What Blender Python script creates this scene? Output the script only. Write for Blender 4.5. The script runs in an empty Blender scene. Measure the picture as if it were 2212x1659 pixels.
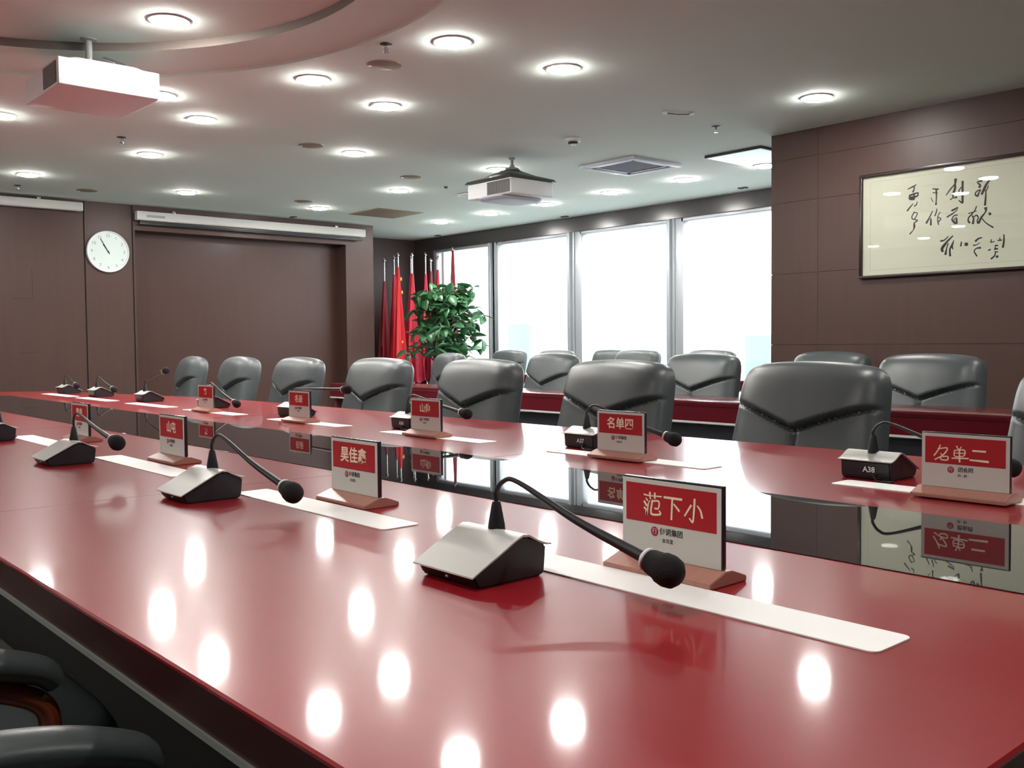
import bpy, bmesh, math, random
from mathutils import Vector, Matrix
C = bpy.context.scene.collection
scn = bpy.context.scene
PI = math.pi
CE = 2.7955      # ceiling height
TT = 0.75        # table top height

# ------------------------------------------------------------------ camera
F_PX, YAW, PITCH, ROLL = 2078.73, 0.850013489, 0.042013, -0.00919894
cam_d = bpy.data.cameras.new('camera'); cam = bpy.data.objects.new('camera', cam_d); C.objects.link(cam)
cam_d.sensor_width = 36.0; cam_d.lens = F_PX / 2212 * 36.0; cam_d.clip_start = 0.02; cam_d.clip_end = 500
R_ = Vector((math.sin(YAW), -math.cos(YAW), 0)); F_ = Vector((math.cos(YAW), math.sin(YAW), 0)); U_ = Vector((0, 0, 1))
fwd = F_ * math.cos(PITCH) - U_ * math.sin(PITCH); up0 = F_ * math.sin(PITCH) + U_ * math.cos(PITCH)
rt = R_ * math.cos(ROLL) + up0 * math.sin(ROLL); up = up0 * math.cos(ROLL) - R_ * math.sin(ROLL)
cam.matrix_world = Matrix(((rt.x, up.x, -fwd.x, 0), (rt.y, up.y, -fwd.y, 0), (rt.z, up.z, -fwd.z, 1.11), (0, 0, 0, 1)))
scn.camera = cam

# ------------------------------------------------------------------ world, exposure
scn.view_settings.view_transform = 'Standard'; scn.view_settings.look = 'None'
scn.view_settings.gamma = 1.0; scn.view_settings.use_curve_mapping = False
scn.view_settings.exposure = 0.4
scn.cycles.use_denoising = True
scn.cycles.max_bounces = 8; scn.cycles.diffuse_bounces = 4; scn.cycles.glossy_bounces = 5
scn.cycles.transparent_max_bounces = 10; scn.cycles.sample_clamp_indirect = 6
w = bpy.data.worlds.new('overcast_sky'); scn.world = w; w.use_nodes = True
nt = w.node_tree; nt.nodes.clear()
bg = nt.nodes.new('ShaderNodeBackground'); wo = nt.nodes.new('ShaderNodeOutputWorld')
bg.inputs[0].default_value = (0.93, 0.97, 1.0, 1); bg.inputs[1].default_value = 6.3
# overcast sky above the horizon, darker ground haze below it
tcw = nt.nodes.new('ShaderNodeTexCoord'); sx = nt.nodes.new('ShaderNodeSeparateXYZ'); rp = nt.nodes.new('ShaderNodeValToRGB'); mr = nt.nodes.new('ShaderNodeMapRange')
nt.links.new(tcw.outputs['Generated'], sx.inputs[0]); nt.links.new(sx.outputs['Z'], mr.inputs['Value'])
mr.inputs['From Min'].default_value = -0.35; mr.inputs['From Max'].default_value = 0.25
nt.links.new(mr.outputs['Result'], rp.inputs[0])
rp.color_ramp.elements[0].color = (0.26, 0.27, 0.28, 1); rp.color_ramp.elements[1].color = (0.94, 0.97, 1.0, 1)
nt.links.new(rp.outputs[0], bg.inputs[0])
nt.links.new(bg.outputs[0], wo.inputs[0])
# daylight portals in the window openings help the sampler only
def portal(y0, y1):
    d = bpy.data.lights.new('window_portal', 'AREA'); d.shape = 'RECTANGLE'; d.size = y1 - y0; d.size_y = 2.2
    d.cycles.is_portal = True
    o = bpy.data.objects.new('window_portal', d); C.objects.link(o)
    o.location = (9.32, (y0 + y1) / 2, 1.43); o.rotation_euler = (PI / 2, 0, PI / 2)
portal(4.7, 12.3)
LAMP = 215.0      # emission strength of the downlight diffusers

# ------------------------------------------------------------------ materials
def s2l(c):
    return tuple(((v / 255) / 12.92 if v / 255 <= 0.04045 else ((v / 255 + 0.055) / 1.055) ** 2.4) for v in c)
def mat(name, rgb, rough=0.5, metal=0.0, spec=0.5, coat=0.0, coat_rough=0.03, emis=None, es=0.0, noise=0.0, nscale=8.0, bump=0.0, bscale=60.0, stretch=None, ior=None):
    m = bpy.data.materials.new(name); m.use_nodes = True; n = m.node_tree; b = n.nodes['Principled BSDF']
    col = (*s2l(rgb), 1)
    b.inputs['Base Color'].default_value = col; b.inputs['Roughness'].default_value = rough
    b.inputs['Metallic'].default_value = metal; b.inputs['Specular IOR Level'].default_value = spec
    b.inputs['Coat Weight'].default_value = coat; b.inputs['Coat Roughness'].default_value = coat_rough
    if ior: b.inputs['IOR'].default_value = ior
    if emis:
        b.inputs['Emission Color'].default_value = (*emis, 1); b.inputs['Emission Strength'].default_value = es
    if noise or bump:
        tc = n.nodes.new('ShaderNodeTexCoord'); mp = n.nodes.new('ShaderNodeMapping')
        n.links.new(tc.outputs['Object'], mp.inputs[0])
        if stretch: mp.inputs['Scale'].default_value = stretch
    if noise:
        t = n.nodes.new('ShaderNodeTexNoise'); t.inputs['Scale'].default_value = nscale; t.inputs['Detail'].default_value = 5
        n.links.new(mp.outputs[0], t.inputs['Vector'])
        mx = n.nodes.new('ShaderNodeMix'); mx.data_type = 'RGBA'
        mx.inputs['A'].default_value = (*[v * (1 - noise) for v in col[:3]], 1)
        mx.inputs['B'].default_value = (*[min(1, v * (1 + noise)) for v in col[:3]], 1)
        n.links.new(t.outputs['Fac'], mx.inputs['Factor']); n.links.new(mx.outputs['Result'], b.inputs['Base Color'])
    if bump:
        t2 = n.nodes.new('ShaderNodeTexNoise'); t2.inputs['Scale'].default_value = bscale
        n.links.new(mp.outputs[0], t2.inputs['Vector'])
        bp = n.nodes.new('ShaderNodeBump'); bp.inputs['Strength'].default_value = bump; bp.inputs['Distance'].default_value = 0.002
        n.links.new(t2.outputs['Fac'], bp.inputs['Height']); n.links.new(bp.outputs['Normal'], b.inputs['Normal'])
    return m
def glass_mat(name, tint=(0.96, 0.98, 0.98), rough=0.0):
    m = bpy.data.materials.new(name); m.use_nodes = True; n = m.node_tree; n.nodes.clear()
    o = n.nodes.new('ShaderNodeOutputMaterial'); t = n.nodes.new('ShaderNodeBsdfTransparent'); g = n.nodes.new('ShaderNodeBsdfGlossy')
    g.inputs['Roughness'].default_value = rough; t.inputs[0].default_value = (*tint, 1)
    lw = n.nodes.new('ShaderNodeLayerWeight'); lw.inputs[0].default_value = 0.5; mx = n.nodes.new('ShaderNodeMixShader')
    pw = n.nodes.new('ShaderNodeMath'); pw.operation = 'POWER'; pw.inputs[1].default_value = 6.3
    ma = n.nodes.new('ShaderNodeMath'); ma.operation = 'MULTIPLY_ADD'; ma.inputs[1].default_value = 0.95; ma.inputs[2].default_value = 0.04
    n.links.new(lw.outputs['Facing'], pw.inputs[0]); n.links.new(pw.outputs[0], ma.inputs[0]); n.links.new(ma.outputs[0], mx.inputs[0]); n.links.new(t.outputs[0], mx.inputs[1]); n.links.new(g.outputs[0], mx.inputs[2])
    n.links.new(mx.outputs[0], o.inputs[0])
    return m
M = {}
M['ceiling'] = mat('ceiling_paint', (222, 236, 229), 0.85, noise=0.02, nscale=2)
M['riser'] = mat('shaded_riser', (118, 108, 102), 0.8)  # recess riser coloured darker to stand for the shade on it
M['floor'] = mat('floor_carpet', (104, 102, 98), 0.8, noise=0.2, nscale=30, bump=0.3)
M['wall'] = mat('walnut_panel', (75, 54, 48), 0.42, spec=0.35, noise=0.10, nscale=3, stretch=(6, 6, 0.5))
M['wall2'] = mat('walnut_board', (72, 48, 42), 0.36, spec=0.35, noise=0.08, nscale=3, stretch=(6, 6, 0.5))
M['groove'] = mat('panel_groove', (28, 18, 16), 0.7)
M['header'] = mat('dark_window_header', (66, 62, 64), 0.22, spec=0.5)
M['niche'] = mat('dark_niche_panel', (74, 60, 58), 0.5)
M['alu'] = mat('window_aluminium', (176, 182, 188), 0.38, metal=0.35)
M['glass'] = glass_mat('window_glass')
M['wood'] = mat('mahogany_lacquer', (148, 27, 36), 0.30, spec=0.12, coat=0.6, coat_rough=0.068, noise=0.06, nscale=5, stretch=(9, 0.7, 1))
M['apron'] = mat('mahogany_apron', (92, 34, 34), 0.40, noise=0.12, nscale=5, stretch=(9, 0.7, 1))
M['inlay'] = mat('smoked_glass_inlay', (30, 30, 32), 0.015, spec=1.0, ior=1.7)
M['strip_edge'] = mat('pale_edge_strip', (190, 196, 190), 0.45)
M['black'] = mat('black_plastic', (30, 31, 34), 0.42)
M['dkgrey'] = mat('charcoal_plastic', (40, 43, 48), 0.38)
M['silver'] = mat('silver_grey_plate', (200, 202, 197), 0.38, metal=0.25)
M['foam'] = mat('black_foam', (20, 20, 20), 0.9, bump=0.6, bscale=400)
M['white'] = mat('white_plastic', (232, 234, 236), 0.42)
M['strip'] = mat('white_strip', (252, 251, 249), 0.5)
M['card'] = mat('card_white', (212, 213, 206), 0.35, coat=0.2)
M['red'] = mat('card_red', (176, 30, 40), 0.4)
M['cream'] = mat('cream_ink', (250, 236, 208), 0.5)
M['ink'] = mat('grey_ink', (70, 70, 72), 0.5)
M['emblem'] = mat('crimson_ink', (165, 35, 62), 0.5)
M['cardwood'] = mat('card_base_wood', (178, 124, 110), 0.35, noise=0.15, nscale=20, stretch=(1, 8, 1))
M['acryl'] = mat('dark_acrylic_edge', (46, 44, 52), 0.25)
M['leather'] = mat('black_leather', (68, 75, 77), 0.38, spec=0.6, bump=0.12, bscale=260)
M['leather2'] = mat('black_leather_piping', (40, 43, 44), 0.45)
M['armwood'] = mat('reddish_arm_wood', (120, 52, 26), 0.2, coat=0.5, noise=0.2, nscale=12)
M['chrome'] = mat('chrome', (200, 202, 206), 0.15, metal=1.0)
M['lens'] = mat('lens_glass', (12, 14, 22), 0.05, spec=1.0)
M['vent'] = mat('vent_grey', (150, 152, 150), 0.5)
M['ventdark'] = mat('vent_dark', (98, 96, 92), 0.6)
M['tan'] = mat('speaker_grille_tan', (142, 130, 112), 0.7)
M['acwhite'] = mat('ac_white', (205, 210, 222), 0.5)
M['acgrey'] = mat('ac_grille', (126, 132, 146), 0.55)
M['hood'] = mat('dark_hood', (60, 60, 60), 0.45)
M['lamp'] = mat('downlight_diffuser', (255, 250, 240), 0.5, emis=(1.0, 0.965, 0.91), es=LAMP)
M['glow_panel'] = mat('cool_panel_glow', (225, 240, 248), 0.5, emis=(0.72, 0.88, 0.96), es=0.55)  # weak emission put in to make the pale ceiling panel bright
M['clockface'] = mat('clock_face', (214, 228, 226), 0.35)
M['clockrim'] = mat('clock_rim', (235, 240, 240), 0.3)
M['clockmark'] = mat('clock_marks', (120, 132, 132), 0.5)
M['screen'] = mat('screen_casing', (205, 204, 200), 0.45)
M['flag'] = mat('flag_red', (205, 22, 34), 0.6)
M['flag2'] = mat('flag_crimson', (186, 22, 52), 0.6)
M['flag3'] = mat('flag_maroon', (120, 14, 34), 0.6)
M['yellow'] = mat('flag_yellow', (232, 170, 50), 0.6)
M['pole'] = mat('flag_pole_steel', (205, 206, 210), 0.25, metal=0.7)
M['leaf'] = mat('leaf_green', (50, 98, 60), 0.38, noise=0.35, nscale=6)
M['trunk'] = mat('plant_trunk', (112, 84, 52), 0.8, noise=0.3, nscale=20)
M['soil'] = mat('soil', (40, 30, 22), 0.95)
M['pot'] = mat('pot_ceramic', (225, 222, 214), 0.3)
M['paper'] = mat('calligraphy_paper', (214, 210, 190), 0.8, coat=0.0)
M['brush'] = mat('brush_ink', (26, 24, 24), 0.6)
M['frame'] = mat('picture_frame_dark', (44, 28, 26), 0.3)
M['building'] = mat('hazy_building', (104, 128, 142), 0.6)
M['desk'] = mat('desk_mahogany', (84, 18, 28), 0.20, coat=0.15, noise=0.10, nscale=5, stretch=(9, 0.7, 1))
M['modesty'] = mat('desk_dark_panel', (36, 38, 48), 0.5)  # dark blue-grey sheet below the desk apron

# ------------------------------------------------------------------ mesh helpers
def add_box(bm, x0, x1, y0, y1, z0, z1, bev=0.0, seg=2, mi=0, mtx=None):
    vs = [bm.verts.new((x, y, z)) for x in (x0, x1) for y in (y0, y1) for z in (z0, z1)]
    if mtx:
        for v in vs: v.co = mtx @ v.co
    fs = [bm.faces.new([vs[i] for i in f]) for f in ((0, 1, 3, 2), (4, 6, 7, 5), (0, 4, 5, 1), (2, 3, 7, 6), (0, 2, 6, 4), (1, 5, 7, 3))]
    for f in fs: f.material_index = mi
    if bev:
        es = list({e for f in fs for e in f.edges})
        bmesh.ops.bevel(bm, geom=es, offset=bev, segments=seg, affect='EDGES', profile=0.5)
def add_lathe(bm, prof, seg=32, mi=0, axis='z', c=(0, 0, 0)):
    """prof: list of (radius, height)"""
    rings = []
    for r, h in prof:
        ring = []
        for i in range(seg):
            a = 2 * PI * i / seg
            p = (r * math.cos(a), r * math.sin(a), h)
            if axis == 'x': p = (h, p[0], p[1])
            if axis == 'y': p = (p[0], h, p[1])
            ring.append(bm.verts.new((p[0] + c[0], p[1] + c[1], p[2] + c[2])))
        rings.append(ring)
    for a, b in zip(rings, rings[1:]):
        for i in range(seg):
            f = bm.faces.new((a[i], a[(i + 1) % seg], b[(i + 1) % seg], b[i])); f.material_index = mi
    for ring in (rings[0], rings[-1]):
        f = bm.faces.new(ring); f.material_index = mi
def add_tube(bm, pts, radii, seg=12, mi=0, flat=None):
    pts = [Vector(p) for p in pts]
    if not isinstance(radii, (list, tuple)): radii = [radii] * len(pts)
    rings = []; prev = None
    for i, p in enumerate(pts):
        t = (pts[min(i + 1, len(pts) - 1)] - pts[max(i - 1, 0)]).normalized()
        if prev is None:
            a = Vector((0, 0, 1)) if abs(t.z) < 0.9 else Vector((1, 0, 0))
            n1 = t.cross(a).normalized()
        else:
            n1 = (prev - t * prev.dot(t)).normalized()
        prev = n1; n2 = t.cross(n1)
        ry = radii[i] * (flat or 1)
        rings.append([bm.verts.new(p + n1 * math.cos(2 * PI * k / seg) * radii[i] + n2 * math.sin(2 * PI * k / seg) * ry) for k in range(seg)])
    for a, b in zip(rings, rings[1:]):
        for i in range(seg):
            f = bm.faces.new((a[i], a[(i + 1) % seg], b[(i + 1) % seg], b[i])); f.material_index = mi
    bm.faces.new(rings[0]).material_index = mi; bm.faces.new(rings[-1]).material_index = mi
def smooth_path(pts, n=8):
    """Catmull-Rom through points"""
    P = [Vector(p) for p in pts]; P = [P[0] * 2 - P[1]] + P + [P[-1] * 2 - P[-2]]; out = []
    for i in range(1, len(P) - 2):
        for k in range(n):
            t = k / n; a, b, c, d = P[i - 1], P[i], P[i + 1], P[i + 2]
            out.append(0.5 * ((2 * b) + (c - a) * t + (2 * a - 5 * b + 4 * c - d) * t * t + (3 * b - a - 3 * c + d) * t ** 3))
    out.append(P[-2]); return out
def add_prism(bm, poly, lo, hi, axis='z', mi=0, bev=0.0):
    """extrude a 2D polygon along an axis; axis y: poly is (x, z); axis x: poly is (y, z)"""
    def pt(p, h):
        if axis == 'z': return (p[0], p[1], h)
        if axis == 'y': return (p[0], h, p[1])
        return (h, p[0], p[1])
    a = [bm.verts.new(pt(p, lo)) for p in poly]; b = [bm.verts.new(pt(p, hi)) for p in poly]; n = len(poly)
    fs = [bm.faces.new(a), bm.faces.new(b)]
    for i in range(n): fs.append(bm.faces.new((a[i], a[(i + 1) % n], b[(i + 1) % n], b[i])))
    for f in fs: f.material_index = mi
    if bev:
        bmesh.ops.bevel(bm, geom=list({e for f in fs for e in f.edges}), offset=bev, segments=2, affect='EDGES')
def obj(name, bm, m, parent=None, loc=None, smooth=True):
    bmesh.ops.recalc_face_normals(bm, faces=bm.faces)
    me = bpy.data.meshes.new(name); bm.to_mesh(me); bm.free()
    for x in (m if isinstance(m, (list, tuple)) else [m]): me.materials.append(x)
    if smooth:
        me.polygons.foreach_set('use_smooth', [True] * len(me.polygons))
        me.set_sharp_from_angle(angle=math.radians(38))
    o = bpy.data.objects.new(name, me); C.objects.link(o)
    if parent: o.parent = parent
    if loc: o.location = loc
    return o
def thing(name, label, cat, loc=(0, 0, 0), rotz=0.0, group=None):
    o = bpy.data.objects.new(name, None); C.objects.link(o); o.empty_display_size = 0.05
    o.location = loc; o.rotation_euler = (0, 0, rotz); tag(o, label, cat, group); return o
def tag(o, label, cat, group=None):
    o['label'] = label; o['category'] = cat
    if group: o['group'] = group
    return o
def struct(name, bm, m, smooth=False):
    o = obj(name, bm, m, smooth=smooth); o['kind'] = 'structure'; return o
def dup(root, loc, rotz, label, skip=()):
    r = root.copy(); C.objects.link(r); r.location = loc; r.rotation_euler = (0, 0, rotz); r['label'] = label
    for ch in list(root.children):
        if ch.name.split('.')[0] in skip: continue
        c = ch.copy(); C.objects.link(c); c.parent = r
        for g in list(ch.children):
            d = g.copy(); C.objects.link(d); d.parent = c
    return r
def B(): return bmesh.new()
def text_obj(name, s, size, m, parent, mtx, depth=0.0004, bold=0.0, align='CENTER', sx=1.0):
    cu = bpy.data.curves.new(name, 'FONT'); cu.body = s; cu.size = size; cu.extrude = depth; cu.offset = bold
    cu.align_x = align; cu.align_y = 'CENTER'; cu.resolution_u = 3
    t = bpy.data.objects.new(name + '_tmp', cu); C.objects.link(t)
    dg = bpy.context.evaluated_depsgraph_get(); me = bpy.data.meshes.new_from_object(t.evaluated_get(dg))
    bpy.data.objects.remove(t); bpy.data.curves.remove(cu)
    me.transform(mtx @ Matrix.Diagonal((sx, 1, 1, 1))); me.materials.clear(); me.materials.append(m)
    o = bpy.data.objects.new(name, me); C.objects.link(o); o.parent = parent; return o
def face_mx(loc, yaw_back=False):
    """text plane seen by a viewer looking toward +x (or toward -x when yaw_back)"""
    if yaw_back: r = Matrix(((0, 0, 1, 0), (1, 0, 0, 0), (0, 1, 0, 0), (0, 0, 0, 1)))
    else: r = Matrix(((0, 0, -1, 0), (-1, 0, 0, 0), (0, 1, 0, 0), (0, 0, 0, 1)))
    return Matrix.Translation(loc) @ r
def add_strokes(bm, strokes, x, off=(0, 0), thick=0.0006):
    """brush strokes as thin solids in the y-z plane at x, facing -x"""
    for k, s in enumerate(strokes):
        if len(s) > 2:
            P = smooth_path([(a, b, c) for a, b, c in s], 4)
        else:
            P = [Vector(s[0]), (Vector(s[0]) + Vector(s[1])) / 2, Vector(s[1])]
        xx = x - thick * (1 + (k % 5) * 0.12)
        L = []; Rr = []
        for i, p in enumerate(P):
            t = P[min(i + 1, len(P) - 1)] - P[max(i - 1, 0)]; t = Vector((t.x, t.y)).normalized()
            n = Vector((-t.y, t.x)) * p.z * 0.5
            e = t * p.z * 0.3 * (-1 if i == 0 else (1 if i == len(P) - 1 else 0))
            L.append((p.x + n.x + e.x - off[0], p.y + n.y + e.y - off[1])); Rr.append((p.x - n.x + e.x - off[0], p.y - n.y + e.y - off[1]))
        fl = [bm.verts.new((xx, a, b)) for a, b in L]; fr = [bm.verts.new((xx, a, b)) for a, b in Rr]
        bl = [bm.verts.new((x, a, b)) for a, b in L]; br = [bm.verts.new((x, a, b)) for a, b in Rr]
        for i in range(len(P) - 1):
            bm.faces.new((fl[i], fl[i + 1], fr[i + 1], fr[i])); bm.faces.new((fl[i], bl[i], bl[i + 1], fl[i + 1])); bm.faces.new((fr[i], fr[i + 1], br[i + 1], br[i]))
        bm.faces.new((fl[0], fr[0], br[0], bl[0])); bm.faces.new((fl[-1], bl[-1], br[-1], fr[-1]))
CALLIG=[[(3.419,2.215,0.0068),(3.383,2.228,0.0111),(3.357,2.239,0.0068)],
 [(3.372,2.228,0.0102),(3.372,2.209,0.0102),(3.381,2.191,0.0136)],
 [(3.405,2.17,0.0085),(3.405,2.144,0.0136),(3.378,2.137,0.0153)],
 [(3.407,2.166,0.0128),(3.374,2.175,0.0128),(3.343,2.18,0.0085)],
 [(3.343,2.18,0.0102),(3.345,2.159,0.0102),(3.369,2.153,0.0136),(3.401,2.152,0.0136)],
 [(3.372,2.175,0.0128),(3.372,2.136,0.0128)],
 [(3.349,2.116,0.0051),(3.353,2.095,0.0085),(3.369,2.086,0.0085)],
 [(3.378,2.105,0.0051),(3.396,2.087,0.0094),(3.422,2.058,0.0119)],
 [(3.234,2.194,0.0085),(3.194,2.187,0.0102)],
 [(3.232,2.166,0.0077),(3.2,2.162,0.0068)],
 [(3.209,2.186,0.0128),(3.207,2.138,0.0094),(3.209,2.096,0.0085),(3.21,2.081,0.0153)],
 [(3.245,2.132,0.0043),(3.238,2.112,0.0051),(3.227,2.098,0.0034)],
 [(3.071,2.24,0.0187),(3.072,2.225,0.017),(3.078,2.205,0.0102),(3.107,2.176,0.0102),(3.136,2.138,0.0068)],
 [(3.074,2.209,0.0128),(3.075,2.176,0.017),(3.086,2.144,0.0153),(3.089,2.115,0.0085)],
 [(3.106,2.103,0.0102),(3.089,2.111,0.006),(3.064,2.114,0.0153)],
 [(3.048,2.133,0.0119),(3.046,2.16,0.0085),(3.032,2.179,0.0085)],
 [(3.022,2.219,0.0153),(3.022,2.157,0.0153),(3.021,2.091,0.0153),(3.023,2.07,0.0128),(3.048,2.09,0.006)],
 [(2.899,2.231,0.0111),(2.89,2.208,0.0153),(2.922,2.202,0.0068),(2.902,2.179,0.0136),(2.906,2.165,0.017)],
 [(2.902,2.146,0.0102),(2.926,2.137,0.0085),(2.934,2.117,0.0102),(2.917,2.105,0.0136),(2.91,2.127,0.0102),(2.896,2.143,0.006)],
 [(2.837,2.207,0.0102),(2.862,2.173,0.017),(2.889,2.116,0.017)],
 [(2.846,2.167,0.006),(2.858,2.14,0.0085),(2.886,2.136,0.006)],
 [(2.862,2.137,0.0085),(2.863,2.097,0.0111),(2.867,2.038,0.0153)],
 [(3.369,2.044,0.0077),(3.388,2.007,0.0085),(3.37,1.99,0.0085),(3.346,2.03,0.0068),(3.366,2.039,0.0068)],
 [(3.37,1.99,0.0068),(3.344,1.979,0.0085),(3.368,1.964,0.0102),(3.368,1.938,0.0153),(3.376,1.913,0.0068),(3.401,1.887,0.0102)],
 [(3.235,2.035,0.0068),(3.254,1.995,0.0102),(3.278,1.955,0.0153)],
 [(3.246,1.982,0.0102),(3.246,1.939,0.0153)],
 [(3.203,2.047,0.0068),(3.207,2.024,0.0085),(3.217,2,0.0102)],
 [(3.179,2.021,0.0068),(3.194,2.001,0.0068)],
 [(3.196,1.997,0.0068),(3.196,1.96,0.0085),(3.189,1.934,0.0085)],
 [(3.194,1.989,0.006),(3.174,1.974,0.0085),(3.189,1.955,0.0085)],
 [(3.095,2.024,0.0136),(3.055,2.039,0.0119)],
 [(3.055,2.026,0.006),(3.088,2.003,0.0085),(3.128,1.982,0.0119)],
 [(3.056,1.989,0.0077),(3.08,1.985,0.0077),(3.094,1.958,0.0102),(3.071,1.932,0.0153)],
 [(3.092,1.949,0.0051),(3.063,1.971,0.0068),(3.061,1.931,0.0153)],
 [(3.084,1.944,0.0043),(3.067,1.959,0.0043)],
 [(2.925,2.034,0.0085),(2.936,2.007,0.0085),(2.956,1.985,0.0102)],
 [(2.977,1.991,0.0085),(2.924,2.002,0.006)],
 [(2.954,1.984,0.0085),(2.977,1.962,0.0102),(2.98,1.938,0.0119),(2.97,1.926,0.0136)],
 [(2.952,1.972,0.0085),(2.944,1.95,0.0119),(2.948,1.918,0.0153)],
 [(2.948,1.959,0.0068),(2.924,1.973,0.0085),(2.912,1.955,0.0085),(2.919,1.932,0.0085),(2.909,1.918,0.0153),(2.892,1.953,0.0136),(2.862,1.991,0.0102),(2.862,2.015,0.0221)],
 [(2.888,1.949,0.0077),(2.859,1.913,0.0077),(2.812,1.878,0.0111)],
 [(2.84,1.98,0.0085),(2.832,1.971,0.0204)],
 [(3.173,1.816,0.0136),(3.15,1.818,0.0102),(3.12,1.843,0.0068)],
 [(3.087,1.844,0.0085),(3.128,1.806,0.0153),(3.162,1.763,0.0204),(3.159,1.741,0.017)],
 [(3.12,1.793,0.0085),(3.13,1.76,0.0085),(3.138,1.719,0.017)],
 [(3.08,1.81,0.0068),(3.094,1.774,0.0153),(3.107,1.75,0.0119),(3.105,1.706,0.0153)],
 [(3.092,1.782,0.0085),(3.086,1.752,0.0085)],
 [(3.026,1.797,0.0077),(3.03,1.769,0.0111)],
 [(2.997,1.778,0.0221),(2.987,1.777,0.0221)],
 [(2.928,1.795,0.0153),(2.908,1.81,0.0119),(2.886,1.814,0.0077)],
 [(2.942,1.766,0.0102),(2.922,1.768,0.006),(2.9,1.78,0.0051)],
 [(2.895,1.745,0.0136),(2.921,1.743,0.0085),(2.937,1.724,0.0085),(2.919,1.69,0.0102)],
 [(2.826,1.776,0.0068),(2.803,1.78,0.0068)],
 [(2.822,1.796,0.0068),(2.826,1.776,0.0068)],
 [(2.779,1.786,0.0077),(2.754,1.786,0.0077)],
 [(2.766,1.803,0.0068),(2.765,1.783,0.0068)],
 [(2.739,1.821,0.0085),(2.739,1.777,0.0111),(2.745,1.737,0.0136)],
 [(2.794,1.753,0.0102),(2.779,1.751,0.0085)],
 [(2.8,1.728,0.0111),(2.78,1.73,0.0111)],
 [(2.794,1.753,0.0068),(2.797,1.727,0.0077)],
 [(2.841,1.723,0.0085),(2.828,1.728,0.0102)],
 [(2.798,1.709,0.0085),(2.778,1.708,0.0068)],
 [(2.792,1.707,0.0068),(2.801,1.681,0.0102),(2.821,1.664,0.0119)],
 [(2.784,1.678,0.017),(2.781,1.674,0.017)]]
FAN=[[(1.004,0.869,0.0036),(0.996,0.868,0.0025)],
 [(0.992,0.873,0.0047),(0.992,0.868,0.0047),(0.991,0.863,0.0025)],
 [(0.982,0.873,0.0047),(0.982,0.865,0.004)],
 [(0.997,0.868,0.0018),(0.969,0.869,0.0032)],
 [(1,0.863,0.0032),(0.997,0.86,0.0036)],
 [(1.004,0.858,0.0043),(0.999,0.852,0.005)],
 [(1.004,0.848,0.0036),(1,0.845,0.0043),(0.999,0.837,0.005),(0.995,0.856,0.0029),(0.992,0.86,0.0022)],
 [(0.988,0.86,0.0036),(0.974,0.861,0.0036),(0.975,0.85,0.0036),(0.982,0.849,0.0036)],
 [(0.987,0.861,0.0043),(0.99,0.844,0.0043),(0.987,0.839,0.0043),(0.971,0.841,0.0043),(0.973,0.846,0.0029)],
 [(0.963,0.869,0.0047),(0.929,0.869,0.005)],
 [(0.947,0.869,0.0043),(0.949,0.836,0.0047)],
 [(0.944,0.86,0.0036),(0.934,0.851,0.005)],
 [(0.904,0.872,0.005),(0.906,0.847,0.0043),(0.908,0.837,0.0043),(0.914,0.842,0.0029)],
 [(0.911,0.862,0.0047),(0.923,0.845,0.0036)],
 [(0.899,0.863,0.0029),(0.893,0.856,0.004),(0.89,0.846,0.0047)]]
MING=[[(0.999,0.87,0.0042),(1.004,0.858,0.0042),(1.013,0.845,0.0042)],
 [(1.004,0.861,0.0038),(0.983,0.864,0.0042),(0.992,0.848,0.0042),(1.011,0.836,0.0038)],
 [(0.998,0.851,0.0025),(0.993,0.845,0.0034)],
 [(0.998,0.843,0.0038),(0.982,0.845,0.0038),(0.983,0.837,0.0042),(0.997,0.837,0.0038),(0.998,0.843,0.0038)],
 [(0.962,0.87,0.0038),(0.959,0.864,0.0029)],
 [(0.952,0.869,0.0029),(0.955,0.863,0.0029)],
 [(0.967,0.86,0.0038),(0.945,0.862,0.0038),(0.946,0.849,0.0034),(0.966,0.847,0.0034),(0.967,0.86,0.0038)],
 [(0.966,0.854,0.0029),(0.945,0.855,0.0029)],
 [(0.972,0.842,0.0042),(0.936,0.844,0.0042)],
 [(0.956,0.864,0.0042),(0.955,0.835,0.005)],
 [(0.926,0.862,0.0055),(0.899,0.862,0.0055)],
 [(0.932,0.841,0.005),(0.893,0.84,0.0067)]]

# ================================================================== SETTING
XW, YL, YN, XR = 9.2, 11.6, 12.85, 6.9     # window wall, left wall, niche back, right wall
bm = B(); add_box(bm, -3.2, 9.5, -3.2, 13.0, -0.12, 0.0); struct('floor', bm, M['floor'])
# ceiling with the raised round recess
def ell(cx, cy, a, b, n=96): return [(cx + a * math.cos(2 * PI * i / n), cy + b * math.sin(2 * PI * i / n)) for i in range(n)]
bm = B()
outer = [bm.verts.new((x, y, CE)) for x, y in ((-3.2, -3.2), (9.5, -3.2), (9.5, 13.0), (-3.2, 13.0))]
E1 = ell(0.9, 4.4, 2.11, 2.28); E2 = ell(0.88, 4.38, 1.76, 1.74)
r1 = [bm.verts.new((x, y, CE)) for x, y in E1]
def loop_edges(l): return [bm.edges.new((l[i], l[(i + 1) % len(l)])) for i in range(len(l))]
ed = loop_edges(outer) + loop_edges(r1)
bmesh.ops.triangle_fill(bm, edges=ed, use_beauty=True)
r2 = [bm.verts.new((x, y, CE + 0.018)) for x, y in E1]; r3 = [bm.verts.new((x, y, CE + 0.018)) for x, y in E2]
r4 = [bm.verts.new((x, y, CE + 0.065)) for x, y in E2]
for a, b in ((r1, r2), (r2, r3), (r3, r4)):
    for i in range(96): bm.faces.new((a[i], a[(i + 1) % 96], b[(i + 1) % 96], b[i])).material_index = 1 if a is r3 else 0
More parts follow.
